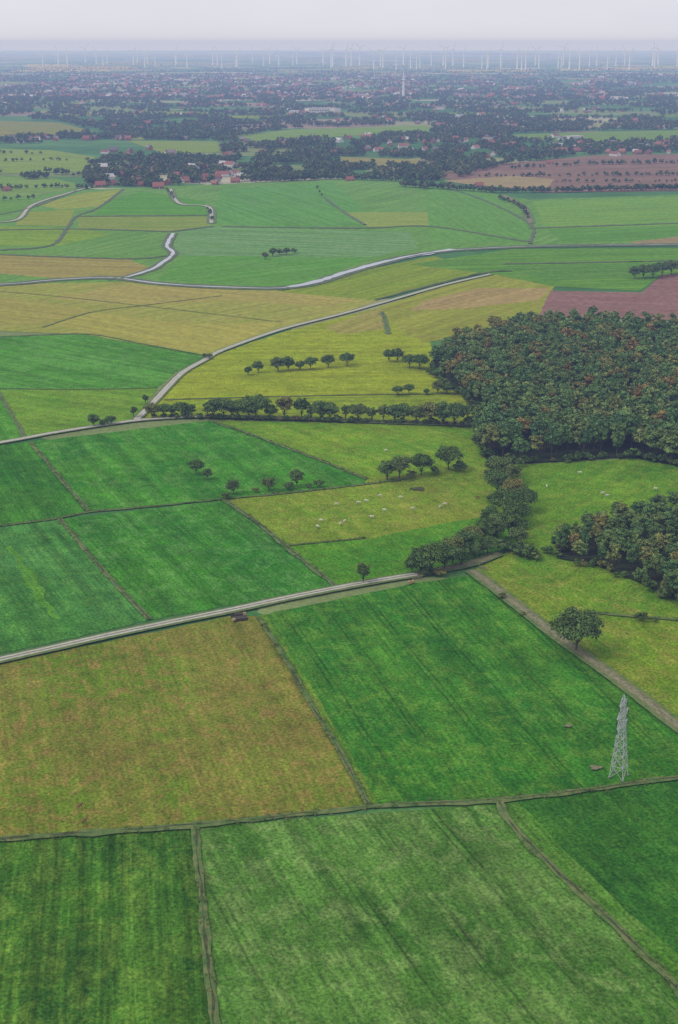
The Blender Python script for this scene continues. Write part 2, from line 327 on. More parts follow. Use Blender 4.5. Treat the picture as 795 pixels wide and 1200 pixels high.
field("grass_field", [(270, 160), (340, 152), (500, 147), (510, 154), (400, 160), (300, 166)], [(128, 160, 124), (118, 154, 118), (144, 164, 126)], ((270, 158), (500, 150)), patch=.4)
field("grass_field", [(150, 165), (255, 166), (258, 178), (190, 180)], [(134, 160, 116), (124, 154, 112), (154, 164, 122)], ((180, 170), (250, 171)), patch=.4)
field("stubble_field", [(-100, 138), (70, 144), (110, 154), (60, 160), (-100, 160)], [(144, 150, 128), (130, 150, 124), (160, 154, 132)], ((0, 145), (70, 148)), patch=.4)
field("grass_field", [(600, 158), (720, 154), (960, 150), (960, 160), (700, 166), (600, 164)], [(122, 156, 124), (114, 150, 118), (140, 158, 124)], ((600, 160), (720, 158)), patch=.4)
for i in range(30):
    u = random.uniform(-120, 820); v = random.uniform(58, 84); ww = random.uniform(30, 120); hh = random.uniform(.8, 2.0)*(1+(v-58)/18)
    c = random.choice([(176, 182, 182), (168, 180, 174), (182, 180, 178), (160, 176, 170), (188, 190, 188)])
    field("polder_field", [(u, v), (u+ww, v+random.uniform(-.5, .5)), (u+ww*1.1, v+hh), (u-ww*.1, v+hh)], [c, tuple(k-6 for k in c), tuple(k+5 for k in c)], ((u, v), (u+ww, v+.1)), patch=.3)
for i in range(16):
    u = random.uniform(-80, 800); v = random.uniform(118, 172); ww = random.uniform(25, 70); hh = random.uniform(2.0, 4.5)
    c = random.choice([(128, 158, 124), (142, 162, 124), (154, 156, 128), (120, 154, 120)])
    field("grass_field", [(u, v), (u+ww, v+random.uniform(-1, 1)), (u+ww*1.15, v+hh), (u-ww*.1, v+hh*.9)], [c, tuple(k-6 for k in c), tuple(k+5 for k in c)], ((u, v), (u+ww, v+.1)), patch=.3)
# woodland floors
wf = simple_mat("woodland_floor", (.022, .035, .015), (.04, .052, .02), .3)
def plain_sheet(name, pts, mat, z):
    g = [G(*p) for p in pts]; me = bpy.data.meshes.new(name)
    me.from_pydata([(x, y, 0) for x, y in g], [], [list(range(len(g)))]); me.materials.append(mat); me.update()
    if me.polygons[0].normal.z < 0: me.flip_normals()
    o = bpy.data.objects.new(name, me); o.location.z = z; link(o); return o
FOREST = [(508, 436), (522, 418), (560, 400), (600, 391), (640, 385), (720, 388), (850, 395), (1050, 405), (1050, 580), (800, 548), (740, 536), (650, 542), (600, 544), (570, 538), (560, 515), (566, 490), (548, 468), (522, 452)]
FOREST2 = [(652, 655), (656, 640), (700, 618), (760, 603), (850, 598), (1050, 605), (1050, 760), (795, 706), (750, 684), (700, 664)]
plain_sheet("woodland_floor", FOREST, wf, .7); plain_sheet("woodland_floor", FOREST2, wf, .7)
# ------------------------------------------------------------------ ribbons (roads, ditches, canal)
def smooth_line(pts, step):
    g = [np.array(p) for p in pts]; out = []
    P = [2*g[0]-g[1]]+g+[2*g[-1]-g[-2]]
    for i in range(1, len(P)-2):
        L = np.linalg.norm(P[i+1]-P[i]); n = max(2, int(L/step))
        for k in range(n):
            t = k/n
            out.append(.5*((2*P[i])+(-P[i-1]+P[i+1])*t+(2*P[i-1]-5*P[i]+4*P[i+1]-P[i+2])*t*t+(-P[i-1]+3*P[i]-3*P[i+1]+P[i+2])*t**3))
    out.append(g[-1]); return np.array(out)
def ribbon(name, px, prof, mats, step=3.0, jit=0.0, jz=0.0, z0=0.0):
    """prof: [(lateral offset, height)], mats: one index per strip"""
    z0 += .2
    g = smooth_line([G(*p) for p in px], step); n = len(g)
    d = np.gradient(g, axis=0); d /= np.linalg.norm(d, axis=1)[:, None]+1e-9
    nrm = np.stack([d[:, 1], -d[:, 0]], 1)
    V = []; K = len(prof)
    ph = random.uniform(0, 99)
    for i in range(n):
        for j, (o_, z) in enumerate(prof):
            jj = jit*mnoise.noise(Vector((i*step/7.0, j*3.7, ph)))*2 if jit else 0
            zz = abs(jz*mnoise.noise(Vector((i*step/3.0, j*5.1, ph+5)))*2) if (jz and 0 < j < K-1) else 0
            p = g[i]+nrm[i]*(o_+jj); V.append((p[0], p[1], z+zz+z0))
    Q = [(i*K+j, i*K+j+1, (i+1)*K+j+1, (i+1)*K+j) for i in range(n-1) for j in range(K-1)]
    mi = [mats[1][j] for i in range(n-1) for j in range(K-1)]
    me = quad_mesh(name, V, Q, mats[0], mi)
    if me.polygons[0].normal.z < 0: me.flip_normals()
    link(bpy.data.objects.new(name, me)); return g, nrm
bank = simple_mat("rough_bank_grass", (.06, .135, .032), (.16, .185, .065), .35)
bankfar = simple_mat("reed_bank", (.075, .115, .05), (.13, .15, .08), .12)
mud = simple_mat("ditch_mud", (.035, .055, .02), (.10, .10, .045), .5)
gravel = simple_mat("track_gravel", (.33, .32, .27), (.50, .48, .42), .7, contrast=(.3, .7))
gcent = simple_mat("track_grass_centre", (.09, .13, .045), (.27, .26, .17), .8)
dirt = simple_mat("dirt_track", (.13, .11, .055), (.28, .225, .14), .5)
verge = simple_mat("verge_grass", (.07, .14, .035), (.16, .19, .07), .35)
water, nt = newmat("canal_water"); nb = NB(nt); b = nb.out((.24, .27, .30), .12, .9)  # muddy base colour, paled to stand in for part of the sky reflection
TUFT = []
def ditch(px, w=1.6, tuft=True, step=3.0):
    g, nrm = ribbon("ditch", px, [(-w, .06), (-w*.45, .2), (-w*.22, .12), (w*.18, .12), (w*.45, .2), (w, .06)], ([bank, mud], [0, 0, 1, 0, 0]), step, jit=w*.4, jz=.15, z0=.25)
    if tuft:
        for i in range(len(g)-1):
            for _ in range(4):
                if mnoise.noise(Vector((g[i][0]/11, g[i][1]/11, 1))) < -.15: continue
                t = random.random(); s = random.choice((-1, 1))*random.gauss(w*.6, w*.45)
                p = g[i]*(1-t)+g[i+1]*t+nrm[i]*s; TUFT.append((p[0], p[1], .45))
ditch([(-160, 1000), (0, 985), (110, 977), (229, 968), (330, 958), (433, 947), (500, 943), (583, 939), (690, 927), (795, 912), (960, 893)], 1.4)
ditch([(229, 969), (235, 1030), (242, 1110), (252, 1210), (255, 1260)], 1.2)
ditch([(585, 942), (600, 968), (650, 1020), (720, 1085), (800, 1168), (840, 1240)], 1.3)
ditch([(303, 724), (330, 765), (362, 822), (400, 885), (433, 946)], 1.0)
ditch([(176, 727), (140, 690), (100, 645), (70, 609), ], 1.1)
ditch([(-150, 634), (0, 617), (70, 608), (104, 601), (180, 594), (262, 586), (340, 578), (430, 568), (480, 561)], 1.0)
ditch([(104, 600), (70, 560), (36, 519)], 1.1)
ditch([(262, 586), (300, 612), (340, 645), (393, 687)], 1.3)
ditch([(245, 493), (300, 512), (370, 538), (430, 562)], 1.1)
ditch([(338, 640), (400, 634), (430, 631)], .6)
ditch([(30, 515), (14, 486), (-4, 458)], 1.4, False)
ditch([(-100, 459), (0, 456), (90, 457), (184, 455)], .6, False)
ditch([(0, 395), (100, 392), (170, 404), (240, 417)], .9, False)
ditch([(192, 469), (300, 466), (440, 463), (545, 462)], 1.1, False)
ditch([(50, 384), (110, 366), (180, 357), (260, 347)], .7, False)
ditch([(456, 392), (448, 366)], 2.2, False)
ditch([(0, 342), (60, 347), (160, 358), (330, 378)], .5, False, 5)
ditch([(700, 719), (750, 724), (800, 728), (900, 740)], .9)
ditch([(632, 371), (700, 373), (800, 376)], 1.6, False)
for pl, wd in [([(380, 232), (405, 250), (428, 264)], 4), ([(145, 222), (115, 244), (90, 254), (80, 266), (60, 288), (0, 294)], 4), ([(0, 252), (40, 243), (90, 224)], 4),
               ([(90, 254), (245, 253)], 4), ([(260, 266), (420, 268), (505, 266), (620, 284)], 4), ([(500, 215), (560, 232), (620, 262), (622, 286)], 4), ([(440, 352), (560, 322), (600, 318)], 2.4), ([(0, 270), (95, 269), (200, 272)], 4),
               ([(0, 299), (150, 304), (200, 300)], 3), ([(620, 268), (800, 262)], 5), ([(590, 310), (700, 308), (800, 306)], 3), ([(200, 272), (250, 266)], 4)]:
    ribbon("ditch", pl, [(-wd*.6, .4), (0, 1.0), (wd*.6, .4)], ([bankfar], [0, 0]), 12, jit=1.0, jz=.5)
CAN = [(-150, 339), (0, 334), (60, 329), (130, 326), (190, 333), (260, 337), (330, 338), (372, 331), (420, 316), (500, 297), (600, 290), (700, 288), (800, 287), (960, 285)]
ribbon("canal", CAN, [(-9, .35), (-6, .9), (-3.0, .7), (-2.6, .5), (2.6, .5), (3.0, .7), (7, 1.5), (10, .35)], ([bankfar, water], [0, 0, 0, 1, 0, 0, 0]), 14, jit=.9)
ribbon("canal_wide_reach", [(340, 338), (372, 331), (420, 316), (470, 304), (530, 293)], [(-5.0, .95), (5.0, .95)], ([water], [0]), 10, jit=2.4)
ribbon("stream", [(203, 274), (196, 288), (203, 298), (188, 310), (178, 316), (150, 325), (125, 328)], [(-6, .4), (-4, .9), (-2.2, .6), (2.2, .6), (4, .9), (6, .4)], ([bankfar, water], [0, 0, 1, 0, 0]), 10, jit=.9)
def track(px, w=1.6, step=4, vw=3.2, cen=.35, c=gravel, name="farm_track"):
    ribbon(name, px, [(-vw, .14), (-w-.15, .22), (-w, .26), (-cen, .26), (cen, .27), (w, .26), (w+.15, .22), (vw, .14)],
           ([verge, c, gcent], [0, 0, 1, 2, 1, 0, 0]), step, jit=.14, z0=.5)
track([(-160, 808), (0, 775), (120, 748), (200, 731), (270, 717), (330, 704), (400, 690), (450, 681), (488, 675)], 1.75, vw=3.4, cen=.5)
track([(488, 675), (520, 669), (553, 662), (585, 650)], 1.4, vw=3.2, c=dirt)
track([(553, 670), (600, 706), (650, 745), (700, 781), (750, 818), (795, 853), (900, 930)], 1.5, vw=3.4, cen=.6, c=dirt, name="dirt_track")
track([(-150, 544), (0, 520), (60, 509), (110, 501), (160, 494), (200, 491), (250, 489)], 1.8, vw=3.0, cen=.1)
track([(250, 489), (330, 491), (430, 495), (552, 499)], 1.6, vw=4, c=dirt, name="dirt_track")
track([(160, 493), (176, 477), (192, 460), (214, 438), (240, 423), (262, 411), (330, 387), (400, 369), (450, 355), (520, 335), (575, 322)], 1.9, vw=3.2, cen=.1)
track([(590, 229), (606, 238), (616, 246), (622, 262)], 2.6, 10, 6, .1, name="lane", c=dirt)
track([(200, 222), (204, 232), (214, 240), (245, 243), (248, 262)], 2.2, 10, 6, .1, name="lane")
track([(-20, 262), (20, 258), (40, 240), (90, 224), (118, 217)], 2, 10, 5, .1, name="lane")
soil = simple_mat("bare_soil", (.11, .14, .06), (.24, .20, .12), .8)
for (u, v, r) in [(697, 901, 1.5), (666, 852, 1.1), (490, 574, 3.2), (560, 660, 3.0)]:
    x, y = G(u, v); pts = []
    for k in range(22):
        an = k/22*2*math.pi; rr = r*(1+.9*mnoise.noise(Vector((math.cos(an)*1.4, math.sin(an)*1.4, u))))
        pts.append((rr*1.3*math.cos(an), rr*math.sin(an)*.8, 0))
    me = bpy.data.meshes.new("soil_patch"); me.from_pydata(pts, [], [list(range(22))]); me.materials.append(soil if v != 574 else mud)
    ob = bpy.data.objects.new("soil_patch", me); ob.location = (x, y, .62 if v != 660 else 1.05); link(ob)
# ------------------------------------------------------------------ foliage
def leaf_mat(name, stops, val=1.0, trans=.0):
    m, nt = newmat(name); nb = NB(nt)
    oi = nb.n('ShaderNodeObjectInfo')
    col = nb.ramp(oi.outputs['Random'], stops)
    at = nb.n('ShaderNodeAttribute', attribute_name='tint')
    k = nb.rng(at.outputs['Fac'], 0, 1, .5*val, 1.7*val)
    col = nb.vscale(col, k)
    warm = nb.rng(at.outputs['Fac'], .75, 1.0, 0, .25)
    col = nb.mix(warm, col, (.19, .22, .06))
    if trans > 0:
        d = nb.n('ShaderNodeBsdfDiffuse'); nt.links.new(col, d.inputs[0])
        t = nb.n('ShaderNodeBsdfTranslucent'); nt.links.new(col, t.inputs[0])
        mx = nb.n('ShaderNodeMixShader'); mx.inputs[0].default_value = trans
        nt.links.new(d.outputs[0], mx.inputs[1]); nt.links.new(t.outputs[0], mx.inputs[2])
        o = nb.n('ShaderNodeOutputMaterial'); nt.links.new(mx.outputs[0], o.inputs[0])
    else: nb.dif(col)
    return m
bark = simple_mat("bark", (.06, .05, .035), (.12, .10, .075), 2)
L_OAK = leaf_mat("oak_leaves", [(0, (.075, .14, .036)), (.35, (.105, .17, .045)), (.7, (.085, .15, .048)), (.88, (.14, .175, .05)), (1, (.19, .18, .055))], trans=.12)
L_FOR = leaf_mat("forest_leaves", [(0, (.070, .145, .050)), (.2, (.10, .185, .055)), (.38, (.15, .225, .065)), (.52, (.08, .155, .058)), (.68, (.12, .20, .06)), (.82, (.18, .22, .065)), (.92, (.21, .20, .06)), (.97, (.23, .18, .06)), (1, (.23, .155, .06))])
L_FAR = leaf_mat("distant_leaves", [(0, (.038, .080, .037)), (.5, (.06, .11, .042)), (.85, (.095, .13, .05)), (1, (.13, .125, .055))])
def tree_mesh(name, seed, height, width, base, nclump, per, leaf, lm, limbs=True):
    r = np.random.default_rng(seed); a = Acc()
    rz = (height-base)/2; rx = width/2; zc = base+rz
    C = []
    for i in range(nclump):
        d = r.normal(size=3); d /= np.linalg.norm(d); rad = r.uniform(.25, 1)**.45
        if d[2] < -.35: d[2] *= .7
        k = .74 if i % 4 else .95
        cr = width*(r.uniform(.13, .21) if i % 4 else r.uniform(.07, .11))
        C.append((np.array([d[0]*rx*rad*k, d[1]*rx*rad*k, zc+d[2]*rz*rad*k*.95]), cr, r.uniform(0, 1)))
    off = r.uniform(-.05, .05, 2)*width
    if limbs:
        top = (off[0], off[1], zc+rz*.3)
        a.tube([(0, 0, 0), (0, 0, .4), (off[0]*.3, off[1]*.3, base), (off[0]*.7, off[1]*.7, zc), top], [height*.032, height*.024, height*.02, height*.013, height*.005], 7, 0)
        for c, cr, t in C[:max(5, nclump//3)]:
            z0 = base*r.uniform(.8, 1.3); s = np.array([off[0]*.3, off[1]*.3, z0])
            mid = s*.5+c*.5+np.array([0, 0, -rz*.08])
            a.tube([s, mid, c], [height*.010, height*.006, height*.002], 4, 0)
    for c, cr, t in C:
        n = int(per*(cr/(width*.17))**2)+6
        d = r.normal(size=(n, 3)); d /= np.linalg.norm(d, axis=1)[:, None]
        d[:, 2] = np.where(d[:, 2] < -.3, -d[:, 2]*.6, d[:, 2])
        rad = cr*r.uniform(.55, 1.15, n)
        P = c+d*rad[:, None]*np.array([1, 1, .82])
        P[:, 2] = np.maximum(P[:, 2], .25)
        nn = d*.9+r.normal(size=(n, 3))*.42+np.array([0, 0, .45]); nn /= np.linalg.norm(nn, axis=1)[:, None]
        x = np.cross(nn, r.normal(size=(n, 3))); x /= np.linalg.norm(x, axis=1)[:, None]; y = np.cross(nn, x)
        s = (leaf*r.uniform(.55, 1.3, n)*.5)[:, None]; s2 = s*r.uniform(.6, 1, n)[:, None]
        V = np.stack([P-x*s-y*s2, P+x*s-y*s2*.7, P+x*s*.8+y*s2, P-x*s*.9+y*s2*.9], 1).reshape(-1, 3)
        Q = np.arange(4*n).reshape(-1, 4)
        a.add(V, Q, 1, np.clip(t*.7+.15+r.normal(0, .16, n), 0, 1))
    return a.mesh(name, [bark, lm])
def coll_of(name, meshes):
    c = bpy.data.collections.new(name)
    for i, me in enumerate(meshes):
        o = bpy.data.objects.new("%s_%s" % (name, chr(97+i)), me); c.objects.link(o)
    return c
OAK = [tree_mesh("oak_tree", 100+i, 15, 14.5+i % 3*1.5, 1.6+(i % 3)*.7, 40, 120, .75, L_OAK) for i in range(6)]
TALL = [tree_mesh("tall_tree", 200+i, 15, 9.5, 2.5, 28, 120, .7, L_OAK) for i in range(3)]
BUSH = [tree_mesh("bush", 300+i, 5, 6, .2, 16, 100, .5, L_OAK, False) for i in range(3)]
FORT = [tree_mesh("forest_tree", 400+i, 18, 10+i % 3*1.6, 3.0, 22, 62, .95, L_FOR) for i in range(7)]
FARM = [tree_mesh("far_tree", 500+i, 14, 12+i % 3*2, .6, 10, 15, 2.6, L_FAR) for i in range(5)]
GT = []
tuftm = leaf_mat("tuft_grass", [(0, (.08, .14, .035)), (.5, (.14, .185, .055)), (1, (.19, .20, .075))])
for i in range(3):
    r = np.random.default_rng(900+i); a = Acc(); n = 26
    P = np.stack([r.normal(0, .35, n), r.normal(0, .35, n), np.zeros(n)], 1)
    tip = P+np.stack([r.normal(0, .25, n), r.normal(0, .25, n), r.uniform(.3, .7, n)], 1)
    x = r.normal(size=(n, 3)); x[:, 2] = 0; x /= np.linalg.norm(x, axis=1)[:, None]; x *= .09
    V = np.stack([P-x, P+x, tip+x*.5, tip-x*.5], 1).reshape(-1, 3)
    a.add(V, np.arange(4*n).reshape(-1, 4), 0, r.uniform(.2, .9, n)); GT.append(a.mesh("grass_tuft", [tuftm]))
def instancer(name, coll, pos, scl, rot, idx):
    me = bpy.data.meshes.new(name); pos = np.asarray(pos, np.float32); n = len(pos)
    me.vertices.add(n); me.vertices.foreach_set('co', pos.ravel())
    at = me.attributes.new('scl', 'FLOAT_VECTOR', 'POINT'); at.data.foreach_set('vector', np.asarray(scl, np.float32).ravel())
    at = me.attributes.new('rz', 'FLOAT', 'POINT'); at.data.foreach_set('value', np.asarray(rot, np.float32))
    at = me.attributes.new('idx', 'INT', 'POINT'); at.data.foreach_set('value', np.asarray(idx, np.int32))
    ob = link(bpy.data.objects.new(name, me))
    ng = bpy.data.node_groups.new(name+"_scatter", 'GeometryNodeTree')
    ng.interface.new_socket('Geometry', in_out='INPUT', socket_type='NodeSocketGeometry')
    ng.interface.new_socket('Geometry', in_out='OUTPUT', socket_type='NodeSocketGeometry')
    N = ng.nodes; gi = N.new('NodeGroupInput'); go = N.new('NodeGroupOutput')
    iop = N.new('GeometryNodeInstanceOnPoints'); ci = N.new('GeometryNodeCollectionInfo')
    ci.inputs['Collection'].default_value = coll; ci.inputs['Separate Children'].default_value = True; ci.inputs['Reset Children'].default_value = True
    def na(nm, dt):
        q = N.new('GeometryNodeInputNamedAttribute'); q.data_type = dt; q.inputs['Name'].default_value = nm
        return next(o for o in q.outputs if o.enabled and o.name == 'Attribute')
    cx = N.new('ShaderNodeCombineXYZ'); e2r = N.new('FunctionNodeEulerToRotation')
    lk = ng.links.new
    lk(na('rz', 'FLOAT'), cx.inputs[2]); lk(cx.outputs[0], e2r.inputs[0])
    lk(gi.outputs[0], iop.inputs['Points']); lk(ci.outputs[0], iop.inputs['Instance'])
    iop.inputs['Pick Instance'].default_value = True
    lk(na('idx', 'INT'), iop.inputs['Instance Index']); lk(e2r.outputs[0], iop.inputs['Rotation']); lk(na('scl', 'FLOAT_VECTOR'), iop.inputs['Scale'])
    lk(iop.outputs[0], go.inputs[0])
    md = ob.modifiers.new("scatter", 'NODES'); md.node_group = ng
    return ob
def inside(x, y, poly):
    r = False; n = len(poly); j = n-1
    for i in range(n):
        xi, yi = poly[i]; xj, yj = poly[j]
        if (yi > y) != (yj > y) and x < (xj-xi)*(y-yi)/(yj-yi)+xi: r = not r
        j = i
    return r
C_FOR = coll_of("forest_tree_kind", FORT); C_FAR = coll_of("far_tree_kind", FARM); C_TUFT = coll_of("grass_tuft_kind", GT); C_BUSH = coll_of("bush_kind", BUSH)
def forest(name, poly_px, sp, hmin, hmax):
    poly = [G(*p) for p in poly_px]; X = [p[0] for p in poly]; Y = [p[1] for p in poly]
    P = []; S = []; R = []; I = []
    y = min(Y)
    while y < max(Y):
        x = min(X)
        while x < max(X):
            px = x+random.uniform(-.48, .48)*sp; py = y+random.uniform(-.48, .48)*sp
            if inside(px, py, poly):
                nz = mnoise.noise(Vector((px/45, py/45, 1)))
                h = (hmin+(hmax-hmin)*(random.random()*.8+.1+.4*nz))/18
                wd = h*random.uniform(.75, 1.2)
                P.append((px, py, .6)); S.append((wd, wd, h)); R.append(random.uniform(0, 6.28)); I.append(random.randrange(len(FORT)))
            x += sp
        y += sp
    instancer(name, C_FOR, P, S, R, I)
forest("forest", FOREST, 8.4, 12.5, 20.5)
forest("woodland", FOREST2, 6.8, 9, 14.5)
P = []; S = []
for poly in (FOREST, FOREST2):
    g = [G(*p) for p in poly]
    for i in range(len(g)):
        p, q = g[i], g[(i+1) % len(g)]; L = math.hypot(p[0]-q[0], p[1]-q[1])
        for k in range(int(L/3.2)):
            t = random.random(); s = random.uniform(.5, 1.3)
            P.append((p[0]+(q[0]-p[0])*t+random.gauss(0, 2), p[1]+(q[1]-p[1])*t+random.gauss(0, 2), .2)); S.append((s, s, s*random.uniform(.7, 1.2)))
instancer("forest_edge_shrubs", C_BUSH, P, S, [random.uniform(0, 6) for _ in P], [random.randrange(3) for _ in P])
TUFT = np.array(TUFT); nT = len(TUFT)
sc = RNG.uniform(.4, 1.1, nT)
instancer("rough_grass", C_TUFT, TUFT, np.stack([sc, sc, sc], 1), RNG.uniform(0, 6.28, nT), RNG.integers(0, 3, nT))
# ------------------------------------------------------------------ single trees
def put_tree(u, v, hpx, kind='oak', wf_=1.0):
    x, y = G(u, v); h = mh(u, v, hpx)
    ms = {'oak': OAK, 'tall': TALL, 'bush': BUSH}[kind]; me = random.choice(ms)
    nm = {'oak': "oak_tree", 'tall': "tall_tree", 'bush': "bush"}[kind]
    o = bpy.data.objects.new(nm, me); link(o)
    s = h/(5 if kind == 'bush' else 15)
    o.location = (x, y, .1); o.scale = (s*wf_, s*wf_, s); o.rotation_euler = (0, 0, random.uniform(0, 6.28))
for u, v, h in [(179, 490, 17), (191, 489, 15), (203, 490, 15), (214, 489, 17), (226, 489, 15), (249, 491, 23), (262, 490, 22), (280, 490, 20), (301, 491, 27), (318, 491, 16), (334, 492, 28), (352, 491, 26),
                (367, 492, 18), (378, 493, 22), (388, 493, 20), (405, 493, 18), (420, 494, 20), (436, 495, 18), (449, 495, 22), (461, 495, 20), (472, 496, 22), (487, 497, 21), (505, 497, 24), (518, 498, 26), (531, 499, 25), (548, 500, 12), (242, 490, 18), (272, 490, 18), (290, 491, 16)]:
    put_tree(u+random.uniform(-2, 2), v, h*1.08, 'tall' if random.random() < .35 else 'oak', random.uniform(.95, 1.15))
for u in range(182, 545, 9):
    put_tree(u+random.uniform(-3, 3), 490+(u-182)*.024, random.uniform(4, 9), 'bush', 1.2)
for u, v, h in [(291, 440, 11), (303, 437, 14), (326, 436, 18), (338, 434, 17), (352, 434, 12), (364, 433, 15), (385, 431, 16), (407, 429, 16), (456, 424, 15), (466, 424, 16), (480, 431, 16), (492, 433, 18),
                (466, 464, 12), (479, 462, 12), (500, 463, 8), (513, 461, 15), (524, 462, 13), (547, 468, 10), (246, 421, 7), (240, 420, 6)]:
    put_tree(u, v, h, 'oak', 1.05)
for u, v, h, k in [(230, 556, 17, 'oak'), (243, 562, 13, 'oak'), (266, 585, 9, 'bush'), (274, 579, 17, 'oak'), (315, 576, 17, 'oak'), (348, 570, 20, 'oak'), (339, 574, 9, 'bush'), (374, 571, 9, 'bush'), (362, 572, 6, 'bush'),
                   (300, 577, 6, 'bush'), (110, 500, 15, 'oak'), (131, 498, 11, 'oak'), (122, 499, 8, 'bush'), (157, 490, 15, 'tall'), (171, 474, 13, 'tall'), (426, 684, 27, 'tall'), (675, 764, 50, 'oak'),
                   (454, 563, 25, 'oak'), (468, 561, 27, 'oak'), (494, 557, 27, 'oak'), (526, 551, 29, 'oak'), (510, 556, 10, 'bush'), (482, 560, 9, 'bush'), (540, 552, 12, 'bush'),
                   (752, 728, 10, 'bush'), (768, 729, 6, 'bush'), (589, 702, 9, 'bush'), (612, 722, 6, 'bush'),
                   (744, 327, 15, 'oak'), (754, 326, 16, 'oak'), (765, 326, 17, 'oak'), (776, 324, 17, 'oak'), (787, 322, 17, 'oak'), (800, 321, 17, 'oak'),
                   (311, 304, 9, 'oak'), (320, 301, 11, 'oak'), (329, 299, 8, 'bush'), (336, 299, 9, 'oak'), (345, 297, 6, 'bush')]:
    put_tree(u, v, h, k, 1.25 if k == 'bush' else 1.0)
for u, v, h in [(576, 556, 24), (588, 562, 28), (600, 568, 26), (585, 580, 30), (602, 588, 30), (612, 600, 30), (590, 604, 34), (606, 614, 30), (575, 618, 28), (598, 630, 34), (582, 634, 34), (566, 636, 30), (554, 642, 28),
                (606, 640, 24), (545, 652, 32), (530, 660, 36), (520, 668, 34), (508, 671, 36), (494, 672, 32), (482, 672, 22), (540, 664, 24), (558, 655, 20), (570, 650, 22)]:
    put_tree(u+random.uniform(-2, 2), v, h*.95, 'oak', random.uniform(.85, 1.05))
for u, v, h in [(575, 560, 10), (580, 590, 12), (575, 628, 12), (560, 650, 12), (500, 674, 10), (515, 675, 10), (604, 648, 14), (612, 651, 14), (621, 654, 13), (628, 656, 10), (610, 620, 12), (590, 645, 14)]:
    put_tree(u, v, h, 'bush', 1.4)
# ------------------------------------------------------------------ distant trees
EX = [[(270, 162), (340, 151), (500, 146), (512, 154), (400, 162), (300, 168)], [(398, 183), (494, 186), (490, 196), (398, 194)],
      [(520, 214), (590, 194), (700, 184), (960, 180), (960, 222), (640, 226)], [(-100, 136), (70, 142), (112, 154), (60, 161), (-100, 161)],
      [(150, 164), (256, 165), (260, 178), (188, 181)], [(600, 157), (720, 153), (960, 150), (960, 160), (700, 167), (600, 165)], [(-100, 172), (60, 175), (112, 184), (100, 201), (-100, 204)],
      [(640, 134), (760, 131), (780, 137), (660, 139)], [(190, 128), (330, 125), (330, 129), (200, 132)]]
PLOTS = [(118, 219), (133, 217), (186, 221), (197, 216), (240, 213), (254, 210), (222, 214), (166, 218), (276, 214), (410, 212), (676, 178), (562, 219), (8, 224), (645, 192)]
FP = []; FS = []
def far_tree(u, v, h, w=1.0):
    for a_, b_ in PLOTS:
        if abs(u-a_) < 5 and -1.0 < v-b_ < 5: return
    x, y = G(u, v); s = h/14
    FP.append((x, y, 0)); FS.append((s*w, s*w, s))
def scatter_zone(poly, n, h0, h1, nsc=(30, 6), thr=-.1, w=1.0):
    U = [p[0] for p in poly]; Vv = [p[1] for p in poly]; c = 0; tries = 0
    while c < n and tries < n*12:
        tries += 1
        u = random.uniform(min(U), max(U)); v = random.uniform(min(Vv), max(Vv))
        if not inside(u, v, poly) or any(inside(u, v, e) for e in EX): continue
        if mnoise.noise(Vector((u/nsc[0], v/nsc[1], 4.2))) < thr: continue
        far_tree(u, v, random.uniform(h0, h1), w); c += 1
scatter_zone([(100, 217), (180, 220), (255, 214), (302, 213), (312, 196), (280, 186), (210, 184), (130, 184), (100, 196)], 700, 7, 16, thr=-.12)
scatter_zone([(-80, 216), (60, 210), (104, 206), (100, 201), (-80, 204)], 70, 7, 13, thr=.1)
scatter_zone([(300, 213), (360, 212), (430, 208), (500, 214), (560, 205), (600, 192), (700, 181), (900, 178), (900, 150), (500, 150), (420, 165), (330, 168), (300, 185)], 2600, 7, 16, thr=-.1)
scatter_zone([(-80, 172), (60, 168), (180, 165), (260, 180), (330, 176), (420, 160), (900, 168), (900, 116), (-80, 116)], 7500, 8, 16, (45, 4), thr=-.08)
scatter_zone([(-120, 118), (900, 118), (900, 87), (-120, 87)], 11000, 8, 15, (50, 3.5), thr=-.22)
scatter_zone([(-120, 90), (900, 90), (900, 80), (-120, 80)], 2500, 8, 15, (60, 1.6), thr=0)
scatter_zone([(-120, 80), (900, 80), (900, 62), (-120, 62)], 1200, 8, 15, (60, 1.2), thr=.1)
def far_row(pl, sp, h0, h1, jit=1.0, gap=.15):
    for (u0, v0), (u1, v1) in zip(pl[:-1], pl[1:]):
        n = max(1, int(math.hypot(u1-u0, v1-v0)/sp))
        for k in range(n):
            if random.random() < gap: continue
            t = (k+random.random())/n; far_tree(u0+(u1-u0)*t, v0+(v1-v0)*t+random.uniform(-.4, .4)*jit, random.uniform(h0, h1))
far_row([(470, 219), (520, 222), (580, 226), (650, 226), (720, 224), (900, 222)], 2.5, 8, 13, gap=.2)
far_row([(560, 208), (640, 207), (760, 206), (900, 205)], 4, 5, 10, gap=.35)
far_row([(600, 198), (700, 193), (900, 191)], 3.5, 6, 11, gap=.3)
far_row([(650, 214), (900, 213)], 5, 4, 8, gap=.4)
far_row([(585, 234), (604, 240), (614, 247), (622, 262)], 3, 5, 9, gap=.2)
far_row([(300, 214), (400, 210), (470, 213), (500, 222)], 3, 8, 14, gap=.15)
far_row([(0, 222), (60, 220), (110, 222), (140, 219)], 4, 5, 10, gap=.35)
far_row([(195, 222), (206, 236)], 3, 5, 9); far_row([(244, 245), (250, 262)], 3, 4, 8)
far_row([(370, 218), (378, 232)], 5, 5, 8); far_row([(0, 236), (50, 232)], 7, 5, 9, gap=.4)
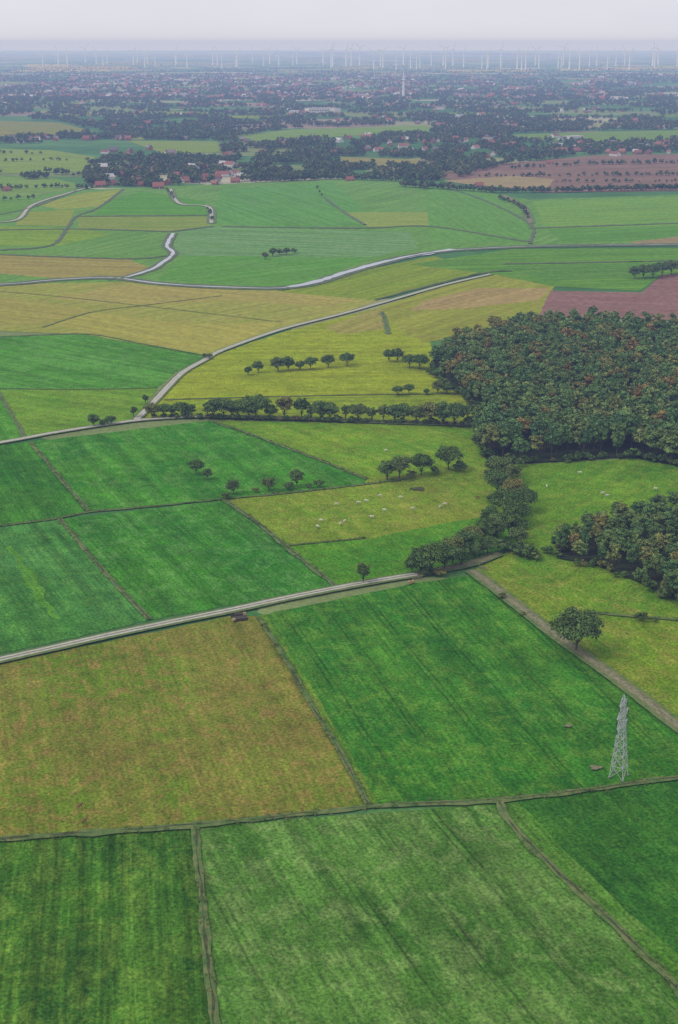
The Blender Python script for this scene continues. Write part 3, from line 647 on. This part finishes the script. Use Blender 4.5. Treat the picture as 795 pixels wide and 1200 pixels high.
far_row([(0, 190), (60, 188), (110, 190)], 5, 5, 10, gap=.3); far_row([(-60, 180), (60, 181)], 6, 5, 10, gap=.4)
for vv in (66, 72, 78, 85):
    far_row([(-100, vv+random.uniform(-1, 1)), (300, vv), (600, vv+random.uniform(-1, 1)), (900, vv)], 2.6, 8, 14, gap=.5)
nF = len(FP)
instancer("distant_trees", C_FAR, FP, FS, RNG.uniform(0, 6.28, nF), RNG.integers(0, len(FARM), nF))
# ------------------------------------------------------------------ houses
brick = simple_mat("brick_wall", (.22, .10, .07), (.30, .16, .11), 2)
white = simple_mat("white_render", (.55, .54, .5), (.7, .69, .66), .5)
glass = simple_mat("window_glass", (.03, .035, .04), (.06, .065, .07), 1, .15, .6)
chim = simple_mat("chimney_brick", (.2, .08, .05), (.26, .12, .08), 3)
def roof_mat(name, stops):
    m, nt = newmat(name); nb = NB(nt)
    c = nb.ramp(nb.n('ShaderNodeObjectInfo').outputs['Random'], stops, 'CONSTANT')
    k = nb.rng(nb.noise(nb.obj(), 1.2, 4), .3, .7, .8, 1.2); nb.out(nb.vscale(c, k), .8, .2); return m
rf = roof_mat("roof_tiles", [(0, (.27, .11, .085)), (.22, (.21, .09, .07)), (.42, (.31, .14, .10)), (.56, (.14, .13, .13)), (.75, (.22, .2, .2)), (.92, (.48, .47, .46))])
rred = simple_mat("red_roof_tiles", (.23, .095, .07), (.32, .13, .10), 1.5)
def house_parts(L, W, hw, hr):
    ov = .5
    wl = Acc(); wl.box((0, 0, hw/2), (L, W, hw))
    for s in (-1, 1):   # gables
        x = s*L/2; x2 = x-s*.3
        V = [(x, -W/2, hw), (x, W/2, hw), (x, 0.01, hw+hr*.97), (x, -.01, hw+hr*.97), (x2, -W/2, hw), (x2, W/2, hw), (x2, .01, hw+hr*.97), (x2, -.01, hw+hr*.97)]
        wl.add(V, [(0, 1, 2, 3), (4, 7, 6, 5)])
    ro = Acc(); t = .25
    for s in (-1, 1):
        y0 = s*(W/2+ov); z0 = hw-ov*hr/(W/2)
        V = [(-L/2-ov, y0, z0), (L/2+ov, y0, z0), (L/2+ov, 0, hw+hr), (-L/2-ov, 0, hw+hr)]
        V += [(q[0], q[1], q[2]+t) for q in V]
        ro.add(V, [(3, 2, 1, 0), (4, 5, 6, 7), (0, 1, 5, 4), (1, 2, 6, 5), (3, 0, 4, 7)])
    wi = Acc(); n = max(2, int(L/3))
    for s in (-1, 1):
        for k in range(n):
            x = -L/2+(k+.5)*L/n; wi.box((x, s*(W/2+.02), 1.6), (1.2, .1, 1.3))
        for k in (-.22, .22): wi.box((s*(L/2+.02), k*W, 1.6), (.1, 1.1, 1.3))
        wi.box((s*(L/2+.02), 0, hw+hr*.35), (.1, 1.1, 1.2))
    dr = Acc(); dr.box((L*.08, -(W/2+.04), 1.05), (1.1, .12, 2.1))
    ch = Acc(); ch.box((L*.2, W*.08, hw+hr+.3), (.8, .8, 1.6))
    return wl, ro, wi, dr, ch
def joined_house(name, L, W, hw, hr, wm):
    a = Acc()
    for i, p in enumerate(house_parts(L, W, hw, hr)):
        a.add(np.concatenate(p.V), np.concatenate(p.Q), i if i < 3 else (2 if i == 3 else 3))
    return a.mesh(name, [wm, rf, glass, chim])
HM = [joined_house("town_house", 13, 10, 4.5, 5.5, brick), joined_house("town_house", 18, 11, 5.5, 6, brick), joined_house("town_house", 11, 9, 5, 5, white), joined_house("town_house", 24, 13, 6, 5, white), joined_house("town_house", 15, 10, 6, 5.5, brick)]
a = Acc(); a.box((0, 0, 4.5), (46, 24, 9), 0); a.box((0, 0, 9.2), (46.8, 24.8, .5), 1)
for k in range(8): a.box((-20+k*5.6, -12.05, 5), (3.4, .12, 2), 2)
HM.append(a.mesh("warehouse", [white, simple_mat("flat_roof", (.3, .3, .3), (.5, .5, .5), .2), glass]))
C_H = coll_of("town_house_kind", HM)
HP = []; HS = []; HI = []
def hs(u, v, s=1.0, i=None):
    x, y = G(u, v); HP.append((x, y, 0)); HS.append((s, s, s)); HI.append(random.choice([0, 0, 1, 2, 3, 4, 4]) if i is None else i)
c = 0
while c < 1600:
    u = random.uniform(-120, 900); v = random.uniform(87, 117)
    if mnoise.noise(Vector((u/45, v/3.5, 8))) < .02+(.15 if u > 500 else 0)-(.12 if 80 < u < 420 else 0): continue
    hs(u, v, random.uniform(.8, 1.35), 5 if random.random() < .03 else None); c += 1
c = 0
while c < 340:
    u = random.uniform(-80, 880); v = random.uniform(116, 186)
    if any(inside(u, v, e) for e in EX) or mnoise.noise(Vector((u/40, v/8, 2))) < .12: continue
    hs(u, v, random.uniform(.7, 1.05)); c += 1
for _ in range(50): hs(random.uniform(108, 285), random.uniform(194, 217), random.uniform(.65, .95))
for _ in range(45): hs(random.uniform(430, 800), random.uniform(160, 182), random.uniform(.7, 1.0))
for u, v, s in [(372, 132, 1.6), (388, 131, 1.3), (672, 164, 1.0), (92, 108, 1.6), (215, 96, 1.8), (655, 172, .8), (345, 134, 1.2), (540, 138, 1.0)]: hs(u, v, s, 5)
instancer("town_houses", C_H, HP, HS, RNG.uniform(0, 6.28, len(HP)), HI)
parts = house_parts(16, 10.5, 3.6, 5.5); pm = [brick, rred, glass, simple_mat("painted_door", (.5, .5, .48), (.6, .6, .56)), chim]
pn = ["walls", "roof", "windows", "door", "chimney"]
hm = [p.mesh("house_"+n, [m_]) for p, n, m_ in zip(parts, pn, pm)]
for (u, v), s, r in zip(PLOTS, [1, .9, 1.1, 1, 1, 1, .9, .8, .9, .8, 1, .8, .8, .8], [.3, 1.2, .1, 1.5, .4, 1, 0, .8, .2, .4, .3, .2, 1, .1]):
    e = bpy.data.objects.new("brick_house", None); link(e); x, y = G(u, v); e.location = (x, y, .1); e.scale = (s,)*3; e.rotation_euler = (0, 0, r)
    for me, n in zip(hm, pn): link(bpy.data.objects.new(n, me), e)
# ------------------------------------------------------------------ television tower (town)
conc = simple_mat("pale_concrete", (.66, .66, .66), (.76, .76, .76), .1)
x, y = G(473, 114); ht = mh(473, 114, 30)
e = bpy.data.objects.new("television_tower", None); link(e); e.location = (x, y, 0)
a = Acc(); a.tube([(0, 0, 0), (0, 0, ht*.3), (0, 0, ht*.72)], [6.5, 5, 4], 14); link(bpy.data.objects.new("shaft", a.mesh("shaft", [conc], True)), e)
a = Acc(); a.tube([(0, 0, ht*.60), (0, 0, ht*.62), (0, 0, ht*.65), (0, 0, ht*.66)], [3.5, 9, 9, 3.5], 18); a.tube([(0, 0, ht*.70), (0, 0, ht*.705), (0, 0, ht*.725), (0, 0, ht*.73)], [3.5, 7, 7, .5], 18)
link(bpy.data.objects.new("platforms", a.mesh("platforms", [conc])), e)
a = Acc(); a.tube([(0, 0, ht*.72), (0, 0, ht*.85), (0, 0, ht*.86), (0, 0, ht)], [2.8, 2.4, 1.4, 1.0], 8); link(bpy.data.objects.new("antenna", a.mesh("antenna", [conc])), e)
# ------------------------------------------------------------------ wind turbines
tw = simple_mat("turbine_white", (.78, .79, .8), (.82, .82, .82), .05, .5, .3)
TM = []
for i in range(5):
    a = Acc(); hb = 112; a.tube([(0, 0, 0), (0, 0, hb)], [5.2, 3.2], 12); a.box((0, 1.5, hb+1.5), (6, 14, 6))
    a.tube([(0, -5, hb+1.5), (0, -8, hb+1.5)], [3, .8], 10)
    for k in range(3):
        an = i*.42+k*2*math.pi/3; dx, dz = math.cos(an), math.sin(an)
        Vb = []
        for rr, wd in ((2, 2.6), (10, 6.0), (30, 4.4), (48, 2.6), (56, .8)):
            c0 = np.array([dx*rr, -6.5, hb+1.5+dz*rr]); px_ = np.array([-dz, 0, dx])*wd*.5; th = np.array([0, .5, 0])
            Vb += [c0-px_, c0+th, c0+px_, c0-th]
        Qb = [(q*4+j, q*4+(j+1) % 4, q*4+4+(j+1) % 4, q*4+4+j) for q in range(4) for j in range(4)]
        a.add(Vb, Qb)
    TM.append(a.mesh("wind_turbine", [tw]))
for u in list(np.linspace(52, 800, 78)):
    u += random.gauss(0, 7); v = random.uniform(75, 83) if u > 380 else random.uniform(73, 80)
    if u < 150 and random.random() < .35: continue
    x, y = G(u, v); o = bpy.data.objects.new("wind_turbine", random.choice(TM)); link(o); o.location = (x, y, 0)
    s = mh(u, v, random.uniform(17, 23) if u < 380 else random.uniform(20, 29))/168; o.scale = (s,)*3; o.rotation_euler = (0, 0, random.gauss(.25, .12))
# ------------------------------------------------------------------ lattice pylon
steel = simple_mat("galvanised_steel", (.38, .40, .40), (.52, .53, .53), .8, .5, .4)
foot = simple_mat("concrete_footing", (.22, .21, .19), (.3, .29, .27), 1)
def pylon_mesh():
    a = Acc(); HT = 28.5
    def wd(z): return 2.25-(2.25-.9)*z/17.5 if z < 17.5 else .9-.5*(z-17.5)/(HT-17.5)
    lv = [0, 4.2, 8, 11.2, 14, 16.2, 18, 19.8, 21.6, 23.4, 25.2, 27]
    cs = [(-1, -1), (1, -1), (1, 1), (-1, 1)]
    for i in range(len(lv)-1):
        z0, z1 = lv[i], lv[i+1]; a0, a1 = wd(z0), wd(z1)
        for k in range(4):
            c, d = cs[k], cs[(k+1) % 4]
            a.beam((c[0]*a0, c[1]*a0, z0), (c[0]*a1, c[1]*a1, z1), .20)
            a.beam((c[0]*a0, c[1]*a0, z0), (d[0]*a1, d[1]*a1, z1), .10)
            a.beam((d[0]*a0, d[1]*a0, z0), (c[0]*a1, c[1]*a1, z1), .10)
            a.beam((c[0]*a1, c[1]*a1, z1), (d[0]*a1, d[1]*a1, z1), .10)
    for k in range(4):
        c = cs[k]; q = wd(27); a.beam((c[0]*q, c[1]*q, 27), (0, 0, HT), .13)
        a.box((c[0]*2.25, c[1]*2.25, .2), (.6, .6, .5), 1)
    tips = []
    for z, L in ((18.0, 4.2), (21.6, 4.9), (25.2, 3.2)):
        for s in (-1, 1):
            q = wd(z); tp = (s*L, 0, z+.2); tips.append(tp)
            for yy in (-q, q):
                a.beam((s*q, yy, z), tp, .15); a.beam((s*q, yy, z+1.4), tp, .11)
                for t in (.33, .66):
                    p0 = (s*q+(tp[0]-s*q)*t, yy*(1-t), z+.2*t); p1 = (s*q+(tp[0]-s*q)*t, yy*(1-t), z+1.4*(1-t)+.2*t); a.beam(p0, p1, .08)
            a.beam((s*(q+(L-q)*.4), -q*.6, z+.05), (s*(q+(L-q)*.4), q*.6, z+.05), .08)
            a.tube([(tp[0], 0, z+.1), (tp[0], 0, z-.5), (tp[0], 0, z-1.5)], [.05, .13, .13], 6, 2)
    tips.append((0, 0, HT+1.3))
    return a.mesh("pylon", [steel, foot, glass]), tips
pm_, tips = pylon_mesh()
bx, by = G(725, 911); pth = math.radians(58)
wdir = Vector((math.sin(pth), -math.cos(pth), 0))
adir = Vector((math.cos(pth), math.sin(pth), 0))
pos = [Vector((bx, by, .3))+wdir*k for k in (-330, 0, 330)]
for k in (1, 0, 2):
    o = bpy.data.objects.new("electricity_pylon", pm_); link(o); o.location = pos[k]; o.rotation_euler = (0, 0, pth)
a = Acc()
for tp in tips:
    zt = tp[2]-1.5
    for s0, s1 in ((0, 1), (1, 2)):
        A_, B_ = pos[s0]+adir*tp[0], pos[s1]+adir*tp[0]; pts = []
        for k in range(21):
            t = k/20; p = A_.lerp(B_, t); pts.append((p.x, p.y, zt+.3-6*4*t*(1-t)))
        a.tube(pts, [.008]*21, 4)
wire = simple_mat("weathered_wire", (.1, .12, .1), (.16, .18, .16), 1, .6, .2)
link(bpy.data.objects.new("power_lines", a.mesh("power_lines", [wire])))
# ------------------------------------------------------------------ cattle
def cow_mesh():
    vs = [(-.75, 0, 1.25), (-.35, 0, 1.22), (.15, 0, 1.15), (.6, 0, 1.2), (.95, 0, 1.28), (1.2, 0, 1.15), (1.45, 0, .98), (1.62, 0, .82), (-.95, 0, 1.2), (-1.0, 0, .75)]
    ed = [(0, 1), (1, 2), (2, 3), (3, 4), (4, 5), (5, 6), (6, 7), (0, 8), (8, 9)]
    rd = [.30, .36, .40, .34, .22, .15, .15, .09, .05, .03]
    def chain(root, pts, rs):
        prev = root
        for p, r_ in zip(pts, rs):
            vs.append(p); rd.append(r_); ed.append((prev, len(vs)-1)); prev = len(vs)-1
    for s in (-1, 1):
        chain(0, [(-.62, s*.24, .95), (-.48, s*.24, .72), (-.72, s*.24, .45), (-.66, s*.24, .1), (-.6, s*.24, .03)], [.19, .12, .075, .06, .07])
        chain(3, [(.62, s*.22, .85), (.6, s*.22, .5), (.6, s*.22, .1), (.64, s*.22, .03)], [.15, .085, .06, .07])
        chain(5, [(1.2, s*.16, 1.22), (1.16, s*.32, 1.2)], [.05, .04])
    me = bpy.data.meshes.new("cow_skeleton"); me.from_pydata(vs, ed, [])
    ob = bpy.data.objects.new("cow_build", me); scene.collection.objects.link(ob)
    md = ob.modifiers.new("s", 'SKIN'); 
    for i, sv in enumerate(me.skin_vertices[0].data): sv.radius = (rd[i], rd[i]); sv.use_root = (i == 0)
    ob.modifiers.new("u", 'SUBSURF').levels = 1
    dg = bpy.context.evaluated_depsgraph_get(); out = bpy.data.meshes.new_from_object(ob.evaluated_get(dg))
    bpy.data.objects.remove(ob); out.name = "cow"; return out
def cow_mat(name, a, b, th):
    m, nt = newmat(name); nb = NB(nt); nb.out(nb.mix(nb.rng(nb.noise(nb.obj(), 1.6, 2), th, th+.03), a, b), .8, .1); return m
c1 = cow_mesh(); c1.materials.append(cow_mat("cream_hide", (.66, .63, .54), (.35, .26, .17), .58))
c2 = c1.copy(); c2.materials.clear(); c2.materials.append(cow_mat("brown_hide", (.20, .10, .05), (.4, .33, .27), .64))
COWS = [(395, 593, 0), (404, 613, 0), (372, 619, 0), (420, 591, 0), (429, 589, 0), (451, 600, 0), (470, 585, 0), (516, 596, 0), (521, 593, 0), (376, 612, 0), (446, 583, 0), (500, 540, 0), (680, 556, 0), (712, 583, 0),
        (641, 572, 0), (94, 948, 1), (99, 966, 1), (560, 585, 1), (768, 575, 0), (399, 616, 0), (436, 608, 0), (484, 598, 0), (452, 530, 0), (707, 580, 0)]
for u, v, c in COWS:
    o = bpy.data.objects.new("cow", c2 if c else c1); link(o); x, y = G(u, v); o.location = (x, y, .3); o.rotation_euler = (0, 0, random.choice([0, math.pi])+random.gauss(0, .6))
# ------------------------------------------------------------------ culvert, gate, bales
wood = simple_mat("weathered_wood", (.18, .14, .10), (.3, .25, .19), 3)
straw = simple_mat("straw", (.32, .23, .10), (.45, .34, .17), 4)
def gate(u, v, rot):
    e = bpy.data.objects.new("field_gate", None); link(e); x, y = G(u, v); e.location = (x, y, .3); e.rotation_euler = (0, 0, rot)
    a = Acc(); [a.box((s*2.2, 0, .8), (.22, .22, 1.7)) for s in (-1, 1)]; link(bpy.data.objects.new("posts", a.mesh("posts", [wood])), e)
    a = Acc(); [a.box((0, 0, .3+k*.27), (4.2, .06, .12)) for k in range(5)]; a.beam((-2.05, .06, .3), (2.05, .06, 1.35), .1); link(bpy.data.objects.new("rails", a.mesh("rails", [wood])), e)
gate(282, 722, .25); gate(489, 680, .4); gate(566, 668, -.9)
def bale(u, v, rot, n=1):
    a = Acc(); a.tube([(-.62, 0, .62), (-.6, 0, .62), (.6, 0, .62), (.62, 0, .62)], [.05, .64, .64, .05], 18)
    o = bpy.data.objects.new("straw_bale", a.mesh("straw_bale", [straw])); link(o); x, y = G(u, v); o.location = (x, y, .4); o.rotation_euler = (0, 0, rot)
for u, v in [(274, 729), (287, 722), (480, 685), (484, 684)]: bale(u, v, random.uniform(0, 3))
a = Acc()
for s in (-1, 1): a.box((0, s*2.3, .7), (6, .3, .9)); 
a.box((0, 0, .35), (6, 4.2, .3))
o = bpy.data.objects.new("culvert_bridge", a.mesh("culvert_bridge", [simple_mat("dark_timber", (.05, .045, .035), (.10, .09, .07), 2)])); link(o); x, y = G(281, 725.5); o.location = (x, y, .1); o.rotation_euler = (0, 0, .3)
print("far trees", nF, "tufts", nT)
